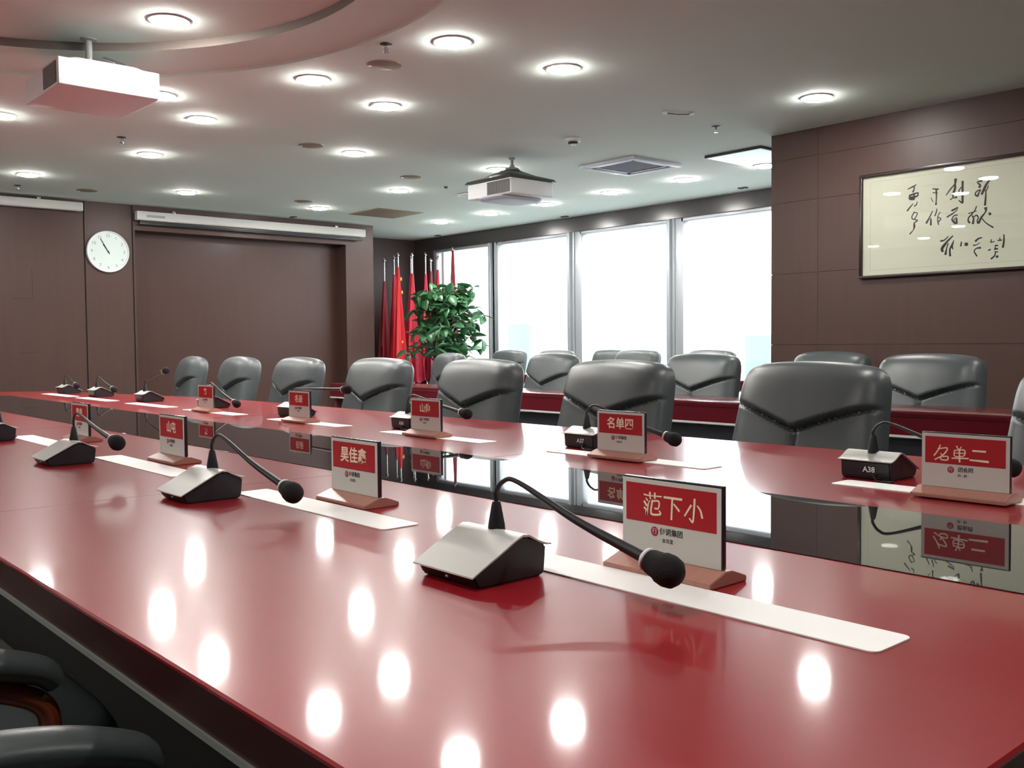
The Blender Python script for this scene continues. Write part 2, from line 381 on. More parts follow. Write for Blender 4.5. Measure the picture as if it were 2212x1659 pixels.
bm.faces.new(r4)
bmesh.ops.recalc_face_normals(bm, faces=bm.faces)
# slab on top gives it depth
add_box(bm, -3.2, 9.5, -3.2, 13.0, CE + 0.12, CE + 0.2)
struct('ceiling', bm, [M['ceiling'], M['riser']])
ZREC = CE + 0.065

def panel_wall(name, axis, pos, back, cuts_h, cuts_v, z0, z1, m, gap=0.005):
    """wall of panels with narrow joints in front of a dark backing"""
    bm = B()
    for a0, a1 in zip(cuts_h, cuts_h[1:]):
        for c0, c1 in zip(cuts_v, cuts_v[1:]):
            g0 = gap / 2 if c0 > z0 else 0; g1 = gap / 2 if c1 < z1 else 0
            lo, hi = a0 + gap / 2, a1 - gap / 2
            if axis == 'x': add_box(bm, min(pos, back * .15 + pos * .85), max(pos, back * .15 + pos * .85), lo, hi, c0 + g0, c1 - g1)
            else: add_box(bm, lo, hi, min(pos, back * .15 + pos * .85), max(pos, back * .15 + pos * .85), c0 + g0, c1 - g1)
    p2 = back * .15 + pos * .85
    if axis == 'x': add_box(bm, min(p2, back), max(p2, back), cuts_h[0], cuts_h[-1], z0, z1, mi=1)
    else: add_box(bm, cuts_h[0], cuts_h[-1], min(p2, back), max(p2, back), z0, z1, mi=1)
    return struct(name, bm, [m, M['groove']])
panel_wall('wall_right', 'x', XR, 7.05, [-3.2, -0.6, 2.0, 4.16, 4.59], [0, 1.079, 1.657, 2.235, 2.58, CE], 0, CE, M['wall'], 0.0025)
bm = B(); add_box(bm, 7.05, 9.5, 4.44, 4.59, 0, CE); struct('wall_pillar', bm, M['niche'])
bm = B(); add_box(bm, -3.35, -3.2, -3.2, 11.6, 0, CE); struct('wall_near', bm, M['wall'])
bm = B(); add_box(bm, -3.2, 6.9, -3.35, -3.2, 0, CE); struct('wall_back', bm, M['wall'])
# left wall: two panelled bays and a recessed board behind the screens
bm = B()
for a, b in ((-3.2, 0.8), (0.8, 3.652), (3.668, 4.200), (4.218, 4.24)):
    add_box(bm, a, b, YL, YL + 0.25, 0, CE)
add_box(bm, 3.652, 3.668, YL + 0.012, YL + 0.25, 0, CE, mi=1); add_box(bm, 4.200, 4.218, YL + 0.012, YL + 0.25, 0, CE, mi=1)
add_box(bm, 4.24, 7.14, YL, YL + 0.25, 2.50, CE)
add_box(bm, 7.14, 7.59, YL, YL + 0.5, 0, CE)
add_box(bm, 4.24, 7.14, YL + 0.25, YL + 0.35, 0, CE, mi=2)
add_box(bm, 7.44, 7.59, YL + 0.5, YN, 0, CE)
struct('wall_left', bm, [M['wall'], M['groove'], M['wall2']])
bm = B()
for x0, z0, dx, dz in ((3.09, 1.66, 0.004, 0.34), (2.88, 1.656, 0.214, 0.004), (2.95, 1.056, 0.17, 0.004)):
    add_box(bm, x0, x0 + dx, YL - 0.0015, YL, z0, z0 + dz)
struct('trim_1', bm, M['groove'])
bm = B(); add_box(bm, 7.44, 9.5, YN, YN + 0.12, 0, CE); struct('wall_niche', bm, M['niche'])
# window wall
WB, WT = 0.28, 2.555
mull = [(4.59, 4.75), (5.72, 5.90), (7.39, 7.59), (9.10, 9.31), (10.82, 10.97), (12.31, 12.85)]
bm = B(); add_box(bm, XW, 9.42, 4.59, YN, WT + 0.045, CE); struct('wall_header', bm, M['header'])
bm = B(); add_box(bm, XW - 0.05, 9.42, 4.59, YN, 0, WB); struct('wall_sill', bm, M['alu'])
bm = B(); add_box(bm, XW, 9.42, 12.35, YN, WB, WT + 0.045); struct('wall_corner', bm, M['niche'])
wins = [(4.75, 5.72), (5.90, 7.39), (7.59, 9.10), (9.31, 10.82), (10.97, 12.31)]
for i, (a, b) in enumerate(wins):
    bm = B()
    add_box(bm, XW + 0.02, XW + 0.12, a - 0.1 if i else a - 0.16, a + 0.03, WB, WT + 0.045, 0.004)
    add_box(bm, XW + 0.02, XW + 0.12, b - 0.03, b + (0.04 if i == 4 else 0.09), WB, WT + 0.045, 0.004)
    add_box(bm, XW + 0.02, XW + 0.12, a, b, WT, WT + 0.045, 0.004); add_box(bm, XW + 0.02, XW + 0.12, a, b, WB, WB + 0.05, 0.004)
    add_box(bm, XW - 0.03, XW + 0.02, a - 0.06, a - 0.015, WB, WT + 0.04, 0.004)
    f = obj('window_%d' % (i + 1), bm, M['alu']); f['kind'] = 'structure'
    bm = B(); add_box(bm, XW + 0.065, XW + 0.073, a + 0.03, b - 0.03, WB + 0.05, WT); obj('pane', bm, M['glass'], f)
# haze-pale towers far outside
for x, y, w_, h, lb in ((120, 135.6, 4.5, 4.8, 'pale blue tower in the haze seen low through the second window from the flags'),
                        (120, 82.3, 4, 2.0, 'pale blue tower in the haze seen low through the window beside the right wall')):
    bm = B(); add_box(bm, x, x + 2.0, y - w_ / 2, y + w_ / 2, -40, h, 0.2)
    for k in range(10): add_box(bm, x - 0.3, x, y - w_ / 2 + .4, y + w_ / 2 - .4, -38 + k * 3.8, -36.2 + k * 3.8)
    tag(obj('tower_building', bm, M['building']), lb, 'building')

# ================================================================== MEETING TABLE
def inset(poly, d):
    n = len(poly); out = []
    for i in range(n):
        p0, p1, p2 = Vector(poly[i - 1]), Vector(poly[i]), Vector(poly[(i + 1) % n])
        n1 = Vector((-(p1 - p0).y, (p1 - p0).x)).normalized(); n2 = Vector((-(p2 - p1).y, (p2 - p1).x)).normalized()
        b = (n1 + n2); b /= max(0.3, b.dot(n1)); out.append((p1.x + b.x * d, p1.y + b.y * d))
    return out
half = [(1.24, 0.333), (1.24, 3.0), (1.24, 5.7), (1.17, 6.6), (1.0, 7.4), (0.88, 8.0), (0.7, 8.5), (0.4, 8.8), (0.0, 8.95)]
TX = 1.66
poly = [(TX + a, b) for a, b in half] + [(TX - a, b) for a, b in reversed(half[:-1])]   # ccw
table = thing('conference_table', 'long dark red lacquered conference table with black glass strip down its middle', 'table', (TX, 4.6, 0))
OFF = Vector((-TX, -4.6, 0))
def slab(bm, loops):
    rings = [[bm.verts.new((x - TX, y - 4.6, z)) for x, y in l] for l, z in loops]
    n = len(rings[0])
    for a, b in zip(rings, rings[1:]):
        for i in range(n): bm.faces.new((a[i], a[(i + 1) % n], b[(i + 1) % n], b[i]))
    bm.faces.new(rings[0]); bm.faces.new(rings[-1])
bm = B(); slab(bm, [(inset(poly, 0.003), 0.7425), (poly, 0.744), (poly, 0.7475), (inset(poly, 0.0025), 0.75)])
top = obj('tabletop', bm, M['wood'], table, smooth=False)
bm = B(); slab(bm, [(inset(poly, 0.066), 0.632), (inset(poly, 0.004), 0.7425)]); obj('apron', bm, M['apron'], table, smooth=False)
bm = B(); slab(bm, [(inset(poly, 0.066), 0.619), (inset(poly, 0.062), 0.632)]); obj('edge_strip', bm, M['strip_edge'], table, smooth=False)['label'] = 'pale strip along the bottom of the apron'
bm = B(); add_box(bm, 1.425 - TX, 1.945 - TX, 0.42 - 4.6, 8.0 - 4.6, 0.7501, 0.7516, 0.0007, 1)
obj('glass_inlay', bm, M['inlay'], table)['label'] = 'mirror-black glass strip'
for yy in (2.33, 4.6, 6.9):
    for a, b in ((0.425, 1.42), (1.95, 2.89)):
        bm = B(); add_box(bm, a - TX, b - TX, yy - 0.0012 - 4.6, yy + 0.0012 - 4.6, 0.7498, 0.75035); obj('seam', bm, M['apron'], table)
bm = B(); add_box(bm, 0.92 - TX, 2.40 - TX, 0.85 - 4.6, 7.7 - 4.6, 0.0, 0.619, 0.01); obj('pedestal', bm, M['black'], table)

# ---------------- white strips on the table
def rounded_rect(x0, x1, y0, y1, r, n=5):
    P = []
    for cx, cy, a in ((x1 - r, y1 - r, 0), (x0 + r, y1 - r, 1), (x0 + r, y0 + r, 2), (x1 - r, y0 + r, 3)):
        for k in range(n + 1):
            t = (a + k / n) * PI / 2; P.append((cx + r * math.cos(t), cy + r * math.sin(t)))
    return P
def strip_mesh(L):
    bm = B(); add_prism(bm, rounded_rect(-0.045, 0.045, -L / 2, L / 2, 0.012), 0, 0.0018); return bm
near_s = [(1.075, 0.872), (1.077, 1.885), (1.08, 2.93), (1.08, 3.95)]
far_s = [(2.232, 0.955), (2.232, 2.0), (2.24, 3.01), (2.24, 4.0), (2.24, 5.02), (2.235, 5.93), (2.23, 6.9), (2.235, 7.75)]
near_l = ['largest white strip, along the 范下小 card near the table front',
          'white strip on the near side between the second microphone and the 昊佳鑫 card',
          'white strip on the near side, under the card left of the second near microphone',
          'short white strip at the left picture edge beside the fourth near microphone']
far_l = ['far-side white strip under the large 名单二 card at the right', 'far-side white strip under the 名单四 card, dark cable beside it',
         'far-side white strip under the card before the chair by the plant', 'white strip under the far card below the microphone pointing level to the right',
         'white strip under the leftmost of the far name cards', 'small white strip before the far microphone whose neck rises highest',
         'small white strip, second from the left on the far side', 'smallest white strip, leftmost on the far side']
base_strip = None
for (x, y), lb in list(zip(near_s, near_l)) + list(zip(far_s, far_l)):
    if base_strip is None:
        base_strip = obj('white_strip', strip_mesh(0.655), M['strip'], loc=(x, y, 0.7502))
        tag(base_strip, lb, 'strip', 'white strips laid in rows on the table')
    else:
        o = base_strip.copy(); C.objects.link(o); o.location = (x, y, 0.7502); o['label'] = lb

# ---------------- name cards (local frame: face toward -x, origin on the table under the panel)
def make_card(loc, label, big=None, strokes=None, soff=None, small='伊诺集团', line2='· 会议室 ·', bold=0.0004):
    t = thing('name_card', label, 'name card', loc, 0, 'name card stands on the table')
    H, W = 0.143, 0.196
    bm = B(); add_prism(bm, [(-0.042, 0.0), (0.048, 0.0), (0.048, 0.008), (0.012, 0.021), (-0.004, 0.021), (-0.042, 0.008)], -0.106, 0.106, 'y', bev=0.0012)
    obj('base', bm, M['cardwood'], t, smooth=False)
    bm = B(); add_box(bm, -0.002, 0.008, -W / 2, W / 2, 0.0212, H + 0.003, 0.001); obj('holder', bm, M['acryl'], t)
    bm = B(); add_box(bm, -0.0032, -0.002, -W / 2 + 0.001, W / 2 - 0.001, 0.0214, H, 0.0003, 1); ins = obj('insert', bm, M['card'], t)
    bm = B(); add_box(bm, -0.0036, -0.0032, -W / 2 + 0.009, W / 2 - 0.009, 0.075, 0.136); obj('red_field', bm, M['red'], ins)
    if strokes:
        bm = B(); add_strokes(bm, [[(u, v, w_ * 0.74) for u, v, w_ in s_] for s_ in strokes], -0.0036, off=soff, thick=0.0004); obj('lettering', bm, M['cream'], ins)
    elif big:
        text_obj('lettering', big, 0.037, M['cream'], ins, face_mx((-0.0038, 0.0, 0.1055)), 0.0002, bold)
    bm = B()
    add_lathe(bm, [(0.0075, -0.0036), (0.0075, -0.0032)], 20, axis='x', c=(0, 0.030, 0.0625)); e = obj('emblem', bm, M['emblem'], ins)
    text_obj('emblem_mark', '行', 0.010, M['card'], ins, face_mx((-0.0038, 0.030, 0.0625)), 0.0001, 0.0)
    text_obj('small_text', small, 0.0115, M['ink'], ins, face_mx((-0.0035, -0.003, 0.0635)), 0.0002, 0.0002)
    text_obj('fine_text', line2, 0.0075, M['ink'], ins, face_mx((-0.0035, 0.004, 0.0500)), 0.0002)
    return t
make_card((1.163, 0.953, 0.7502), 'nearest and largest name card, reading 范下小, behind the microphone head', strokes=FAN, soff=(0.953, 0.7502))
make_card((1.175, 1.885, 0.7502), 'near-side name card reading 昊佳鑫, behind the second microphone head', big='昊佳鑫', bold=0.0007)
make_card((1.185, 2.965, 0.7502), 'near-side name card left of the second microphone, two pale characters on red', big='山屯', bold=0.0006)
make_card((1.200, 3.905, 0.7502), 'near-side name card partly hidden by the third microphone neck, at the left', big='凯华', bold=0.0006)
make_card((2.180, 0.945, 0.7530), 'far-side name card reading 名单二, largest at the right edge', strokes=MING, soff=(0.945, 0.7530), small='团会网', line2='· 的 · 例 ·')
make_card((2.205, 2.003, 0.7530), 'far-side name card reading 名单四, in front of the chair at the picture centre right', big='名单四', bold=0.0007)
make_card((2.225, 3.045, 0.7530), 'far-side name card in front of the chair nearest the potted plant', big='山仰', bold=0.0006)
make_card((2.225, 4.045, 0.7530), 'far-side name card below the level microphone, between two chairs', big='名册', bold=0.0006)
make_card((2.225, 5.085, 0.7530), 'smallest far-side name card, leftmost on the far side', big='繁', bold=0.0008)

# ---------------- gooseneck microphones (local frame: user at -x, origin under the box)
def make_mic(loc, label, rot, head_to, rise=0.082, mark=None, cable=True):
    t = thing('gooseneck_microphone', label, 'microphone', loc, rot, 'gooseneck conference microphones')
    bm = B()
    prof = [(-0.066, 0.004), (-0.060, 0.0), (0.064, 0.0), (0.070, 0.006), (0.074, 0.047), (0.055, 0.052), (0.030, 0.066), (0.018, 0.066), (-0.074, 0.0205)]
    add_prism(bm, prof, -0.068, 0.068, 'y', bev=0.003); obj('body', bm, M['dkgrey'], t)
    # sloping silver top plate, a bent sheet
    top = [(-0.080, 0.0205), (-0.035, 0.0435), (0.008, 0.0655), (0.020, 0.0705), (0.033, 0.0690), (0.050, 0.0590), (0.066, 0.0515), (0.080, 0.0500)]
    bm = B(); low = [(x, z - 0.0026) for x, z in top]
    add_prism(bm, top + low[::-1], -0.0745, 0.0745, 'y', bev=0.0009); pl = obj('top_plate', bm, M['silver'], t)
    bm = B(); add_box(bm, -0.071, -0.0685, -0.004, 0.002, 0.009, 0.012); obj('indicator', bm, M['white'], t)
    nx, ny = 0.030, 0.0
    bm = B(); add_lathe(bm, [(0.014, 0.066), (0.0135, 0.075), (0.008, 0.105), (0.0062, 0.112)], 16, c=(nx, ny, 0)); obj('neck_socket', bm, M['black'], t)
    hx, hy, hz = head_to
    zt = 0.066 + rise
    dy = hy / abs(hy) if abs(hy) > 1e-6 else 0
    p = [(nx, ny, 0.11), (nx, ny - 0 * dy, zt - 0.022), (nx + (hx - nx) * .04, ny + hy * 0.05, zt - 0.003), (nx + (hx - nx) * .14, ny + hy * 0.15, zt - 0.001), (nx + (hx - nx) * .5, ny + hy * 0.5, (zt * 0.52 + hz * 0.48)), (hx - (hx - nx) * .12, hy * 0.88, hz + (zt - hz) * 0.125)]
    pts = smooth_path(p, 7); n = len(pts)
    bm = B(); add_tube(bm, pts, [0.0040 if i < n * .6 else 0.0040 + 0.0045 * ((i - n * .6) / (n * .4)) for i in range(n)], 10)
    nk = obj('gooseneck', bm, M['black'], t)
    end = pts[-1]; d = (Vector((hx, hy, hz)) - end).normalized()
    def along(bm, prof, m, nm):
        q = d.to_track_quat('Z', 'Y').to_matrix().to_4x4(); b2 = B(); add_lathe(b2, prof, 20)
        b2.transform(Matrix.Translation(end) @ q); return obj(nm, b2, m, t)
    along(bm, [(0.010, -0.004), (0.0155, 0.0), (0.0165, 0.004), (0.014, 0.006)], M['white'], 'ring')
    w = along(bm, [(0.0145, 0.004), (0.0170, 0.010), (0.0190, 0.024), (0.0215, 0.029), (0.0225, 0.040), (0.0200, 0.051), (0.0130, 0.058), (0.004, 0.061)], M['foam'], 'windscreen')
    if cable:
        pth = smooth_path([(0.070, 0.030, 0.014), (0.088, 0.034, 0.012), (0.098, 0.046, 0.0035), (0.102, 0.064, 0.0030)], 6)
        bm = B(); add_tube(bm, pth, 0.0028, 8); obj('cable', bm, M['black'], t)
        bm = B(); add_box(bm, 0.094, 0.108, 0.062, 0.090, 0.0, 0.006, 0.001); obj('plug', bm, M['black'], t)
    if mark:
        text_obj('number_mark', mark, 0.020, M['white'], t, face_mx((0.0750, 0.012, 0.026), True), 0.0003, 0.0004)
    return t
Z = 0.7502
N = [(0.945, 1.150), (0.945, 2.200), (0.925, 3.175), (0.945, 4.165)]
make_mic((N[0][0], N[0][1], Z), 'largest microphone, in front, its head before the 范下小 card', 0, (0.036, -0.345, 0.058))
make_mic((N[1][0], N[1][1], Z), 'second near-side microphone, its head left of the 昊佳鑫 card', 0, (0.036, -0.390, 0.048))
make_mic((N[2][0], N[2][1], Z), 'third near-side microphone, in front of a half-hidden name card at the left', 0, (0.036, -0.375, 0.085), 0.088)
make_mic((N[3][0], N[3][1], Z), 'near-side microphone cut by the left picture edge', 0, (-0.20, 0.20, 0.10), 0.085)
FM = [(2.395, 1.262), (2.405, 2.315), (2.410, 3.385), (2.415, 4.42), (2.41, 5.40), (2.40, 6.37), (2.395, 7.30), (2.385, 8.02)]
fl = ['far-side microphone marked A38 beside the 名单二 card at the right', 'far-side microphone marked A37, half behind the 名单四 card', 'far-side microphone marked A36, left of the card before the plant',
      'far-side microphone whose neck points level to the right', 'far-side microphone right behind the leftmost far name card', 'far-side microphone whose thin neck rises to the upper right',
      'second microphone from the left on the far side, neck sloping down', 'leftmost and smallest microphone at the far end']
heads = [(0.0, 0.345, 0.055), (0.0, 0.385, 0.050), (0.0, 0.400, 0.080), (0.0, 0.55, 0.152), (0.0, 0.35, 0.035), (0.0, 0.34, 0.21), (0.0, 0.33, 0.06), (0.0, 0.25, 0.07)]
for (x, y), lb, hd, mk in zip(FM, fl, heads, ['A38', 'A37', 'A36', None, None, None, None, None]):
    make_mic((x, y, Z), lb, PI, (hd[0] + 0.02, hd[1], hd[2]), 0.078, mk, cable=mk is not None)
# the next microphone's head peeks in at the right edge of the picture
make_mic((2.395, 0.335 + 0.11, Z), 'far-side microphone at the right picture edge, only its dark head and ring showing', PI, (0.02, -0.30, 0.055), 0.078, None, False)

# ================================================================== CHAIRS (local frame: sitter looks toward -x)
def grid_pad(bm, W, H, T0, cx, z0, tilt, N_=92, feature=True, arc=0.018, n=9.0, sign=-1):
    """padded back: front face toward -x with a V seam"""
    def pos(a, b):
        r = max(abs(a), abs(b))
        if r < 1e-9: return 0.0, 0.0, 0.0
        nn = (abs(a) ** n + abs(b) ** n) ** (1 / n); s = r / nn
        return a * s, b * s, r
    def make(side):
        V = []
        for i in range(N_ + 1):
            row = []
            for j in range(N_ + 1):
                a = -1 + 2 * i / N_; b = -1 + 2 * j / N_
                a = math.sin(a * PI / 2) * .35 + a * .65; b = math.sin(b * PI / 2) * .35 + b * .65
                p, q, r = pos(a, b)
                y = p * W / 2 * ((1 - 0.055 * (q + 0.3)) if feature and q > -0.3 else 1.0); z = q * H / 2
                if q > 0: z -= arc * p * p * q
                th = T0 * max(0.0, 1 - r ** 7) ** (0.45 if not feature else 0.5)
                x = side * th * (1.0 if side < 0 else 0.75)
                if side < 0 and feature:
                    x += 0.022 * (p * p - 0.4)                      # gentle wrap
                    zap = -0.01 * H + 0.085 + 0.0                   # seam apex, relative to centre
                    zv = 0.10 * H - 0.045 + abs(y) * 0.40 - 0.16 * y * y
                    dd = (z - zv) * 0.93; e = max(0.0, 1 - r ** 5)
                    up_ = 1 / (1 + math.exp(-dd / 0.006))
                    x += e * (-0.026 * up_ * (1 - 0.55 * min(1, max(0, dd) / 0.28)) + 0.028 * math.exp(-(dd / 0.0075) ** 2))
                    if dd < 0: x += e * 0.010 * math.exp(-((abs(y) - 0.011) / 0.005) ** 2) * min(1, -dd / 0.02)
                row.append((x, y, z))
            V.append(row)
        return V
    Fv, Bv = make(-1), make(1)
    ct, st = math.cos(tilt), math.sin(tilt)
    def tr(p): return (cx + p[0] * ct + (p[2] + H / 2) * st, p[1], z0 + (p[2] + H / 2) * ct - p[0] * st)
    fv = [[bm.verts.new(tr(p)) for p in row] for row in Fv]
    bv = [[None] * (N_ + 1) for _ in range(N_ + 1)]
    for i in range(N_ + 1):
        for j in range(N_ + 1):
            bv[i][j] = fv[i][j] if i in (0, N_) or j in (0, N_) else bm.verts.new(tr(Bv[i][j]))
    for i in range(N_):
        for j in range(N_):
            bm.faces.new((fv[i][j], fv[i][j + 1], fv[i + 1][j + 1], fv[i + 1][j]))
            bm.faces.new((bv[i][j], bv[i + 1][j], bv[i + 1][j + 1], bv[i][j + 1]))
def make_chair(loc, rot, label, group):
    t = thing('executive_chair', label, 'chair', loc, rot, group)
    bm = B(); grid_pad(bm, 0.67, 0.615, 0.088, 0.185, 0.43, math.radians(14.5)); obj('backrest', bm, M['leather'], t)
    bm = B(); grid_pad(bm, 0.56, 0.54, 0.055, 0, 0, 0, 28, False, 0.0, 4.0)
    bm.transform(Matrix.Translation((0.215, 0, 0.45)) @ Matrix.Rotation(-PI / 2, 4, 'Y')); obj('seat', bm, M['leather'], t)
    for s in (-1, 1):
        y = s * 0.325
        ap = smooth_path([(0.20, y, 0.62), (0.13, y, 0.660), (0.04, y, 0.668), (-0.06, y, 0.655), (-0.145, y, 0.628), (-0.172, y, 0.605)], 6)
        bm = B(); add_tube(bm, ap, [0.026 + 0.008 * math.sin(PI * i / (len(ap) - 1)) for i in range(len(ap))], 14, flat=0.72); obj('arm_pad', bm, M['leather'], t)
        wp = smooth_path([(0.19, y, 0.590), (0.08, y, 0.630), (-0.01, y, 0.628), (-0.11, y, 0.600), (-0.160, y, 0.560), (-0.150, y, 0.490), (-0.09, y, 0.440), (0.03, y * 0.93, 0.415)], 6)
        bm = B(); add_tube(bm, wp, 0.019, 12, flat=0.9); obj('arm_frame', bm, M['armwood'], t)
    bm = B(); add_lathe(bm, [(0.030, 0.10), (0.030, 0.22), (0.018, 0.225), (0.018, 0.36), (0.09, 0.37), (0.09, 0.385)], 18); obj('column', bm, M['black'], t)
    bm = B()
    for k in range(5):
        a = k * 2 * PI / 5 + 0.3; c, s_ = math.cos(a), math.sin(a)
        add_tube(bm, [(0.02 * c, 0.02 * s_, 0.125), (0.16 * c, 0.16 * s_, 0.11), (0.30 * c, 0.30 * s_, 0.078)], [0.030, 0.026, 0.018], 10, flat=0.7)
    obj('star_base', bm, M['armwood'], t)
    for k in range(5):
        a = k * 2 * PI / 5 + 0.3; c, s_ = math.cos(a), math.sin(a)
        bm = B(); add_lathe(bm, [(0.012, -0.022), (0.028, -0.018), (0.028, 0.018), (0.012, 0.022)], 16, axis='y', c=(0.30 * c, 0.30 * s_, 0.0285)); add_lathe(bm, [(0.006, 0.035), (0.006, 0.075)], 8, c=(0.30 * c, 0.30 * s_, 0)); obj('caster', bm, M['black'], t)
    return t
rowG = 'leather executive chairs in rows'
ch0 = make_chair((3.06, 2.05, 0), 0.0, 'largest black leather chair, far side of the table left of the 名单二 card', rowG)
def chair(x, y, rot, label): dup(ch0, (x, y, 0), rot, label)
chair(3.06, 1.00, -0.05, 'black leather chair cut by the right picture edge, behind the 名单二 card')
chair(3.06, 3.06, 0.04, 'black leather chair behind the 名单四 card, far side of the table')
chair(3.06, 4.08, 0.03, 'black leather chair below the potted plant, behind the table')
chair(3.06, 5.08, 0.0, 'black leather chair directly left of the red flags, behind the table')
chair(3.06, 6.12, -0.05, 'third black leather chair from the left, behind the level microphone neck')
chair(3.06, 7.06, -0.10, 'second black leather chair from the left at the table')
chair(3.02, 7.88, -0.2, 'leftmost black leather chair at the table, seen most from its side')
chair(5.22, 2.60, 0.0, 'chair at the second desk against the brown wall, below the framed calligraphy')
chair(5.25, 1.73, 0.0, 'chair at the second desk, only its corner showing at the right picture edge')
chair(5.22, 4.24, 0.0, 'chair at the second desk, in front of the window beside the brown wall')
chair(5.22, 5.80, -0.12, 'chair at the second desk in front of the middle window')
chair(5.22, 7.24, -0.30, 'dark chair turned sideways between the flags and the plant')
chair(6.28, 3.86, 0.0, 'chair behind the largest chair, only its top showing at the brown wall')
chair(7.98, 6.25, 0.0, 'rear-row chair whose top shows above the chair by the right window')
chair(7.98, 7.25, 0.05, 'rear-row chair under the post between the two right windows')
chair(8.75, 8.35, 0.05, 'rear-row chair half behind its neighbour, left of the right window post')
chair(8.04, 8.66, 0.0, 'rear-row chair peeking right of the middle window chair')
chair(8.05, 9.55, 0.0, 'rear-row chair whose top shows under the potted plant')
chair(0.255, 0.83, PI, 'near chair whose black arm on reddish wood shows at the bottom left, nearest one')
chair(0.255, 1.87, PI, 'near chair whose arm shows at the left picture edge below the table')

# ================================================================== DESKS BEHIND
def make_desk(x0, x1, y0, y1, h, label, ap=0.115):
    yc = (y0 + y1) / 2
    t = thing('long_desk', label, 'desk', (x0, yc, 0)); L = (y1 - y0) / 2; D = x1 - x0
    bm = B(); add_box(bm, 0, D, -L, L, h - 0.03, h, 0.003); obj('desktop', bm, M['desk'], t)
    bm = B(); add_box(bm, 0.004, 0.03, -L + .01, L - .01, h - ap - 0.01, h - 0.03); obj('apron', bm, M['desk'], t)
    bm = B(); add_box(bm, 0.0, 0.032, -L + .01, L - .01, h - ap - 0.022, h - ap - 0.01); obj('edge_strip', bm, M['strip_edge'], t)
    return t, L, D
t, L, D = make_desk(4.72, 5.19, 0.6, 8.0, 0.75, 'long red desk behind the first row of chairs')
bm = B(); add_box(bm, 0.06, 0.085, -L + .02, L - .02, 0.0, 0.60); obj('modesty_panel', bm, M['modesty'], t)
for s in (-1, 1):
    bm = B(); add_box(bm, 0.03, D - .02, s * (L - .05) - .02, s * (L - .05) + .02, 0, 0.72, 0.003); obj('side_panel', bm, M['apron'], t)
t, L, D = make_desk(7.42, 7.86, 5.0, 8.3, 0.75, 'red desk in the rearmost row, just in front of the windows', 0.085)
for a in (-L + .06, 0, L - .06):
    bm = B(); add_tube(bm, [(0.08, a, 0.0), (0.08, a, 0.65)], 0.018, 12); add_tube(bm, [(0.36, a, 0.0), (0.36, a, 0.72)], 0.018, 12); add_box(bm, 0.04, 0.40, a - 0.02, a + 0.02, 0.0, 0.02); obj('leg', bm, M['chrome'], t)

# ================================================================== CEILING THINGS
def downlight(x, y, z, label, grp='round ceiling downlights', r=0.098):
    t = thing('ceiling_downlight', label, 'ceiling light', (x, y, z), 0, grp)
    bm = B(); prof = [(r, 0.0), (r + 0.010, -0.001), (r + 0.010, -0.006), (r, -0.009), (r - 0.008, -0.006), (r - 0.008, 0.0)]
    seg = 40; rings = [[bm.verts.new((a * math.cos(2 * PI * i / seg), a * math.sin(2 * PI * i / seg), h)) for i in range(seg)] for a, h in prof]
    for a, b in zip(rings, rings[1:] + rings[:1]):
        for i in range(seg): bm.faces.new((a[i], a[(i + 1) % seg], b[(i + 1) % seg], b[i]))
    obj('trim_ring', bm, M['white'], t)
    bm = B(); q = r - 0.009
    add_lathe(bm, [(q, -0.0005), (q, -0.011), (q * .95, -0.016), (q * .8, -0.020), (q * .4, -0.023), (0.004, -0.0235)], 32); obj('diffuser', bm, M['lamp'], t)
    return t
L0 = downlight(3.356, 4.298, CE, 'biggest downlight at the top, left of centre of the picture')
lamps = [((2.091, 5.143, ZREC), 'downlight inside the round recess, above the large white projector'),
 ((3.141, 5.46, CE), 'downlight just outside the curved recess edge, left of the sprinkler'),
 ((4.203, 4.279, CE), 'large downlight right of the biggest one, near the top centre'),
 ((3.877, 5.732, CE), 'downlight below the sprinkler and the round ceiling speaker'),
 ((3.047, 6.928, CE), 'downlight right of the large projector, end of the ceiling seam'),
 ((2.545, 6.445, CE), 'downlight mostly hidden behind the right end of the large projector'),
 ((3.248, 8.465, CE), 'downlight right of the small sprinkler under the large projector'),
 ((4.596, 7.308, CE), 'downlight in the picture left of the small hooded projector, beside a tan grille'),
 ((2.705, 10.154, CE), 'leftmost low downlight above the left projection screen'),
 ((4.335, 10.292, CE), 'downlight above the long projection screen casing'),
 ((1.874, 7.713, CE), 'downlight cut by the left picture edge below the large projector'),
 ((6.087, 8.763, CE), 'downlight left of the small black ceiling dot'),
 ((6.088, 10.481, CE), 'downlight nearest the right end of the long screen casing'),
 ((6.095, 7.12, CE), 'downlight half hidden behind the hood of the small projector'),
 ((6.049, 3.661, CE), 'downlight nearest the brown wall above the framed calligraphy'),
 ((8.082, 10.657, CE), 'leftmost downlight of the window row, above the flags'),
 ((8.083, 9.589, CE), 'second downlight from the left in the window row'),
 ((8.049, 8.522, CE), 'downlight directly below the small projector, window row'),
 ((8.017, 7.421, CE), 'downlight of the window row left of the air conditioner panel'),
 ((7.989, 6.361, CE), 'downlight of the window row right of the air conditioner panel'),
 ((7.977, 5.379, CE), 'downlight touching the corner of the brown wall, below the pale panel')]
for loc, lb in lamps: dup(L0, loc, 0, lb)
for loc in ((3.4, 1.6, CE), (4.6, 0.2, CE), (2.0, -1.2, CE), (0.2, 0.9, CE), (-1.6, 2.2, CE), (-0.7, 6.4, CE), (-1.9, 7.5, CE), (-2.5, 8.7, CE), (-1.9, 4.6, CE), (0.6, 9.6, CE), (5.8, 1.2, CE)):  # unseen lamps added to light the room, some placed from reflections
    dup(L0, loc, 0, 'unseen round downlight outside the picture, added light for the near side of the room')['group'] = 'downlights outside the picture'

